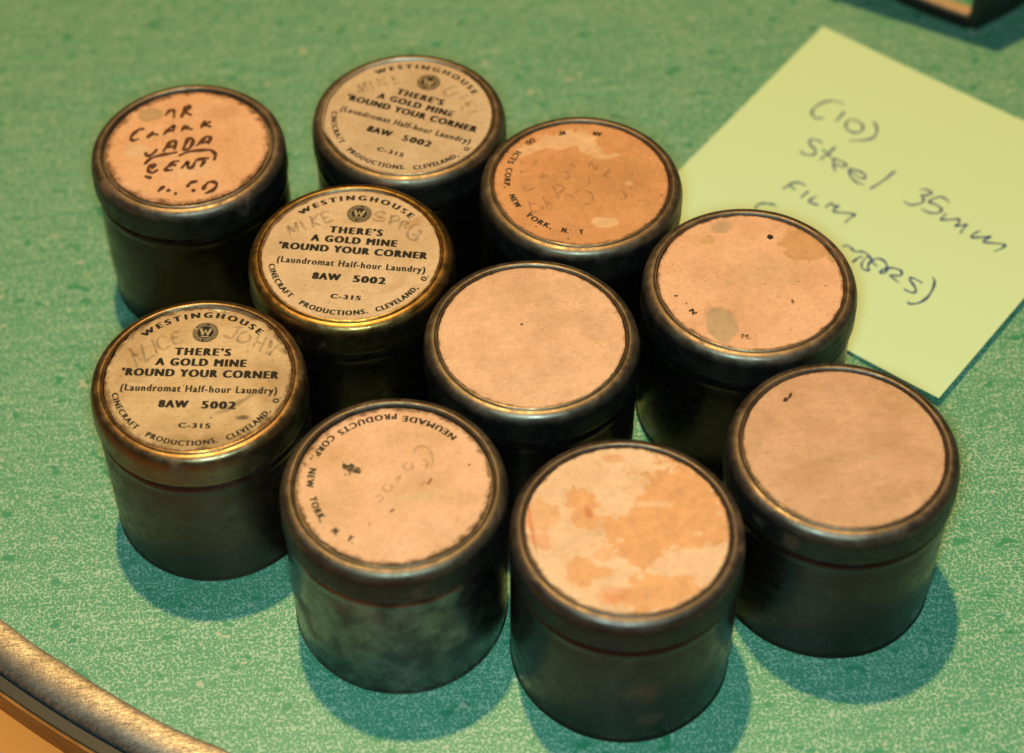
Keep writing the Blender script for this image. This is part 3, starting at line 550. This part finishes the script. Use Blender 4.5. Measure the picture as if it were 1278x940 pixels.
# H: maker's label, readable, green tinted body
t, lab = can(0.054, -2.379, 'can with printed maker name around a tan label, faint pencil and a black smudge', lid_steel(8, 0.5, (0.16, 0.12, 0.09), (0.27, 0.20, 0.15), 0.46), body_steel(8, 0.3, (0.085, 0.066, 0.062), (0.28, 0.235, 0.20), 0.28, 0.9, [(-0.86, -0.42, -1.15, 0.16), (-0.80, -0.54, -1.38, 0.10), (-0.52, -0.82, -0.62, 0.10)]),
    paper_mat('maker_card', TAN, (0.72, 0.37, 0.195), [(0.1, -0.2, 0.3, 0.06, 0.1, (0.82, 0.47, 0.28), 0.5, 0.6, 0.2), (-0.6, 0.35, 0.2, 0.15, 0, (0.66, 0.31, 0.14), 0.4, 0.6, 0.2), (0.67, 0.14, 0.012, 0.014, 0, (0.10, 0.05, 0.02), 0.8, 0.4, 0)], (0.11, 0.04, 0.013), 0.045, 0.4, 8.0, 0.1, 0.835, jag=0.2), 0.838, 0.012, seed=8)
maker_print(lab, [('NEUMADE', 0.715, 37.5, 80), ('PRODUCTS', 0.738, 84, 127), ('CORP.,', 0.748, 131, 155), ('NEW', 0.720, 161.5, 178.5), ('YORK,', 0.70, 186, 209), ('N.', 0.69, 219, 225), ('Y.', 0.675, 231.5, 237.5)], 0.28, 8)
writing(lab, 'H', 0.022, (0.42, 0.27, 0.14), 'pencil_writing', 0.36, 0.28, 8)
writing(lab, 'Hr', 0.022, (0.30, 0.06, 0.02), 'red_scratch', 0.45, 0.7, 8, 0.006)
vs, fs = blob(STROKES['blot'][0], H + 0.003 * R); link('ink_mark', mesh('ink_mark', vs, fs), ink_mat('smudge_ink', (0.06, 0.045, 0.028), 0.44, 0.95, 0.6, 14), lab)

# I: mottled peeled label
OR = (0.79, 0.345, 0.155); ORR = (0.76, 0.25, 0.10)
t, lab = can(1.983, -3.033, 'can with a label mottled in peeled orange patches, nearest to the camera', lid_steel(9, 0.3, (0.135, 0.100, 0.084), (0.20, 0.15, 0.125), spots=[(0.97, 0.0, -0.05, 0.10), (0.93, -0.28, -0.03, 0.07)]), body_steel(9, 0.3, (0.072, 0.042, 0.040), (0.11, 0.066, 0.056), 0.30, 0.25, [(0.05, -0.96, -1.02, 0.17), (0.12, -0.95, -1.45, 0.12)]),
    paper_mat('peeled_card', (0.89, 0.52, 0.33), (0.80, 0.44, 0.26),
      [(0.50, 0.20, 0.40, 0.46, 0.3, OR, 1.0, 0.07, 0.24), (0.12, -0.02, 0.38, 0.22, -0.2, OR, 1.0, 0.07, 0.22), (0.10, -0.26, 0.18, 0.18, 0.3, OR, 1.0, 0.07, 0.22), (-0.33, 0.26, 0.13, 0.20, 0.4, OR, 0.95, 0.08, 0.20), (-0.419, -0.396, 0.18, 0.13, -0.1, OR, 0.95, 0.07, 0.18), (0.13, -0.66, 0.36, 0.17, 0.1, OR, 0.95, 0.07, 0.22), (0.0, 0.75, 0.10, 0.04, -0.2, OR, 0.7, 0.2, 0.08), (-0.70, 0.20, 0.13, 0.14, 0, OR, 0.7, 0.15, 0.15), (-0.74, -0.05, 0.08, 0.12, 0, ORR, 0.5, 0.2, 0.12), (-0.208, -0.66, 0.10, 0.09, 0, ORR, 0.5, 0.3, 0.12), (-0.2, -0.22, 0.09, 0.07, 0, OR, 0.6, 0.2, 0.12),
       (0.42, -0.37, 0.30, 0.12, 0.15, (0.88, 0.48, 0.30), 0.9, 0.1, 0.15), (-0.16, 0.21, 0.10, 0.055, 0.1, (0.88, 0.48, 0.30), 0.9, 0.15, 0.09), (0.23, 0.23, 0.16, 0.03, -0.1, (0.88, 0.48, 0.30), 0.7, 0.3, 0.09), (0.16, 0.40, 0.06, 0.06, 0, (0.88, 0.48, 0.30), 0.8, 0.2, 0.1), (-0.30, 0.19, 0.03, 0.07, 0.2, (0.62, 0.16, 0.06), 0.6, 0.4, 0.06), (-0.795, 0.10, 0.014, 0.30, 0.02, (0.62, 0.14, 0.05), 0.6, 0.5, 0.02)],
      (0.12, 0.05, 0.02), 0.025, 0.4, 9.0, 0.12, 0.853), 0.853, 0.008, seed=9)

# J: plain label at the right
t, lab = can(3.958, -2.355, 'can with a plain tan label bearing one small brown fleck, beside the yellow note corner', lid_steel(10, 0.25, (0.135, 0.098, 0.080), spots=[(-0.60, -0.80, -0.22, 0.10), (-0.82, -0.55, -0.20, 0.07)]), body_steel(10, 0.08, (0.066, 0.040, 0.040)),
    paper_mat('plain_card', (0.71, 0.37, 0.225), (0.59, 0.295, 0.165), [(0.55, 0.5, 0.2, 0.2, 0, (0.50, 0.25, 0.11), 0.4, 0.6, 0.2), (0.0, -0.05, 0.5, 0.10, 0.1, (0.52, 0.28, 0.14), 0.35, 0.6, 0.3)], (0.16, 0.07, 0.03), 0.02, 0.25, 10.0, 0.5, 0.853), 0.853, 0.004, seed=10)
vs, fs = blob(STROKES['Jm'][0], H + 0.003 * R); link('fleck', mesh('fleck', vs, fs), ink_mat('fleck_brown', (0.08, 0.025, 0.012), 0.1, 0.95), lab)

# ------------------------------------------------------------------ the note
def note():
    A, B, C, D = [Vector(p) for p in ((5.619, 5.327), (8.409, 2.448), (5.517, -0.530), (2.800, 2.280))]
    # lies flat along its gummed left side, the far right edge lifts a little
    n1 = (B - A).normalized(); W_ = (B - A).length
    def lift(x, y):
        u = max(0.0, min(1.0, (Vector((x, y)) - A).dot(Vector((0.717, -0.697))) / W_))
        return (0.012 + 0.10 * u ** 3) * R + 0.00004
    N = 40; vs, fs = [], []
    for dz in (0.0, -0.00009):
        for j in range(N + 1):
            for i in range(N + 1):
                u, v = i / N, j / N
                p = (A * (1 - u) + B * u) * (1 - v) + (D * (1 - u) + C * u) * v
                vs.append((p.x * R, p.y * R, lift(p.x, p.y) + dz))
    M = (N + 1) ** 2
    for j in range(N):
        for i in range(N):
            a = j * (N + 1) + i
            fs.append((a, a + N + 1, a + N + 2, a + 1)); b = a + M; fs.append((b, b + 1, b + N + 2, b + N + 1))
    rim = [i for i in range(N)] + [i * (N + 1) + N for i in range(N)] + [N * (N + 1) + N - i for i in range(N)] + [(N - i) * (N + 1) for i in range(N)]
    for a, b in zip(rim, rim[1:] + rim[:1]): fs.append((a, b, b + M, a + M))
    k = NB('yellow_note_paper', 0.8, 0, 0.2)
    f = k.noise(30, 3, 0.7)
    k.base(k.mix(k.noise(1.5, 3), k.mix(f, (0.62, 0.76, 0.51), (0.585, 0.72, 0.47)), (0.615, 0.74, 0.48))); k.bump(f, 0.15)
    o = link('sticky_note', mesh('sticky_note', vs, fs, 40), k.m)
    tag(o, 'pale yellow-green sticky note with blue ballpoint writing lying on the table', 'note')
    vs, fs = ribbons(STROKES['note'], 0.025, 0.00006, lift)
    link('handwriting', mesh('handwriting', vs, fs), ink_mat('blue_ballpoint', (0.020, 0.042, 0.22), 0.18, 0.92, 0.5, 12), o)
note()

# ------------------------------------------------------------------ spectacles at the top right
def glasses():
    base = Vector((7.35, 5.01, 0.0))
    t = empty('eyeglasses', base * R)
    tag(t, 'dark framed glasses with a painted bronze highlight along the rim, cut off by the top right corner', 'glasses')
    black = NB('black_plastic', 0.35, 0.0); black.base((0.012, 0.011, 0.010)); black = black.m
    bronze = plain_mat('highlight_bronze', (0.80, 0.50, 0.32), 0.42, 0.35)  # bulb's highlight on the black rim, put in as a paler bronze loop
    d = Vector((-0.82, 0.572, 0.0)); up = Vector((-0.572 * 0.04, -0.82 * 0.04, 0.999)).normalized(); back = Vector((0.572, 0.82, 0.04)).normalized()
    def P(s, h, b): return (d * s + up * h + back * b) * R
    def sag(s, h):
        e = s if s < 3.2 else 6.3 - s           # the lower edge sweeps up towards the nose
        return h + 0.09 * min(max(e, 0), 1.9) ** 2 * max(0.0, 1 - h / 2.05)
    def outline(s0, s1, h0, h1, rad, n=8):
        pts = []; m = 10
        for cx, cy, a0 in ((s1 - rad, h1 - rad, 0), (s0 + rad, h1 - rad, 90), (s0 + rad, h0 + rad, 180), (s1 - rad, h0 + rad, 270)):
            for i in range(n + 1):
                a = math.radians(a0 + 90 * i / n); pts.append((cx + rad * math.cos(a), cy + rad * math.sin(a)))
        out = []
        for p, q in zip(pts, pts[1:] + pts[:1]):
            L = math.hypot(q[0] - p[0], q[1] - p[1]); c_ = m if L > 0.5 else 1
            for i in range(c_): out.append((p[0] + (q[0] - p[0]) * i / c_, p[1] + (q[1] - p[1]) * i / c_))
        return [(x, sag(x, y)) for x, y in out]
    def loop(name, s0, s1, h0, h1, rad, th, b0, b1, mat, parent):
        o = outline(s0, s1, h0, h1, rad); i_ = outline(s0 + th, s1 - th, h0 + th, h1 - th, max(0.02, rad - th)); n = len(o)
        vs = [P(*p, b0) for p in o] + [P(*p, b0) for p in i_] + [P(*p, b1) for p in i_] + [P(*p, b1) for p in o]
        fs = []
        for q in range(4):
            for j in range(n): fs.append((q * n + j, q * n + (j + 1) % n, ((q + 1) % 4) * n + (j + 1) % n, ((q + 1) % 4) * n + j))
        return link(name, mesh(name, vs, fs, 35), mat, parent)
    def box(name, corners, mat, parent):
        return link(name, mesh(name, corners, [(0, 1, 2, 3), (7, 6, 5, 4), (0, 4, 5, 1), (1, 5, 6, 2), (2, 6, 7, 3), (3, 7, 4, 0)]), mat, parent)
    glass = NB('lens_glass', 0.03); glass.base((0.9, 0.9, 0.9)); tr = glass.n.new('ShaderNodeBsdfTransparent'); gl = glass.n.new('ShaderNodeBsdfGlossy')
    gl.inputs['Roughness'].default_value = 0.02; mx = glass.n.new('ShaderNodeMixShader'); mx.inputs[0].default_value = 0.03
    tr.inputs[0].default_value = (0.97, 0.97, 0.95, 1)
    glass.t.links.new(tr.outputs[0], mx.inputs[1]); glass.t.links.new(gl.outputs[0], mx.inputs[2]); glass.t.links.new(mx.outputs[0], glass.out.inputs[0])
    for s0 in (0.0, 3.55):
        f = loop('rim', s0, s0 + 2.75, 0.02, 2.05, 0.16, 0.09, 0.0, 0.10, black, t)
        loop('rim_highlight', s0 + 0.06, s0 + 2.69, 0.085, 1.99, 0.12, 0.06, 0.105, 0.25, bronze, f)
        o = outline(s0 + 0.085, s0 + 2.665, 0.105, 1.965, 0.11); n = len(o)
        vs = [P(*p, 0.04) for p in o] + [P(*p, 0.08) for p in o]
        link('lens', mesh('lens', vs, [tuple(range(n)), tuple(range(2 * n - 1, n - 1, -1))] + [(i, n + i, n + (i + 1) % n, (i + 1) % n) for i in range(n)]), glass.m, t)
    box('bridge', [P(2.76, 1.30, 0.0), P(3.54, 1.30, 0.0), P(3.54, 1.55, 0.0), P(2.76, 1.55, 0.0), P(2.76, 1.30, 0.12), P(3.54, 1.30, 0.12), P(3.54, 1.55, 0.12), P(2.76, 1.55, 0.12)], black, t)
    # the arms wrap round from the front and run back
    def arm(s, sx):
        path = [(0.0, 0.0), (0.28, 0.53), (0.50, 1.0), (0.62, 1.5), (0.8, 2.8), (0.75, 5.5)]
        vs, fs = [], []
        for i, (a, b) in enumerate(path):
            lo = (0.03, 0.04, 0.09, 0.4, 1.0, 0.9)[i]; hi = (1.9, 1.85, 1.75, 1.65, 1.6, 1.35)[i]; th = 0.12
            q0 = s - sx * a
            for (h, o) in ((lo, 0), (hi, 0), (hi, th), (lo, th)):
                vs.append(P(q0 + sx * o * 0.6, h, b + o * 0.6))
        for i in range(len(path) - 1):
            for j in range(4): fs.append((4 * i + j, 4 * i + (j + 1) % 4, 4 * i + 4 + (j + 1) % 4, 4 * i + 4 + j))
        fs += [(3, 2, 1, 0), tuple(range(4 * len(path) - 4, 4 * len(path)))]
        link('temple_arm', mesh('temple_arm', vs, fs, 30), black, t)
    arm(0.0, 1); arm(6.30, -1)
glasses()
for me in bpy.data.meshes:
    if len(me.polygons) and me.name.split('.')[0] in ('lid', 'can_body', 'rim', 'rim_highlight', 'temple_arm', 'bridge', 'metal_edging', 'wooden_rim', 'paper_label', 'lens', 'leg', 'sticky_note'):
        bm = bmesh.new(); bm.from_mesh(me); bmesh.ops.recalc_face_normals(bm, faces=bm.faces); bm.to_mesh(me); bm.free()
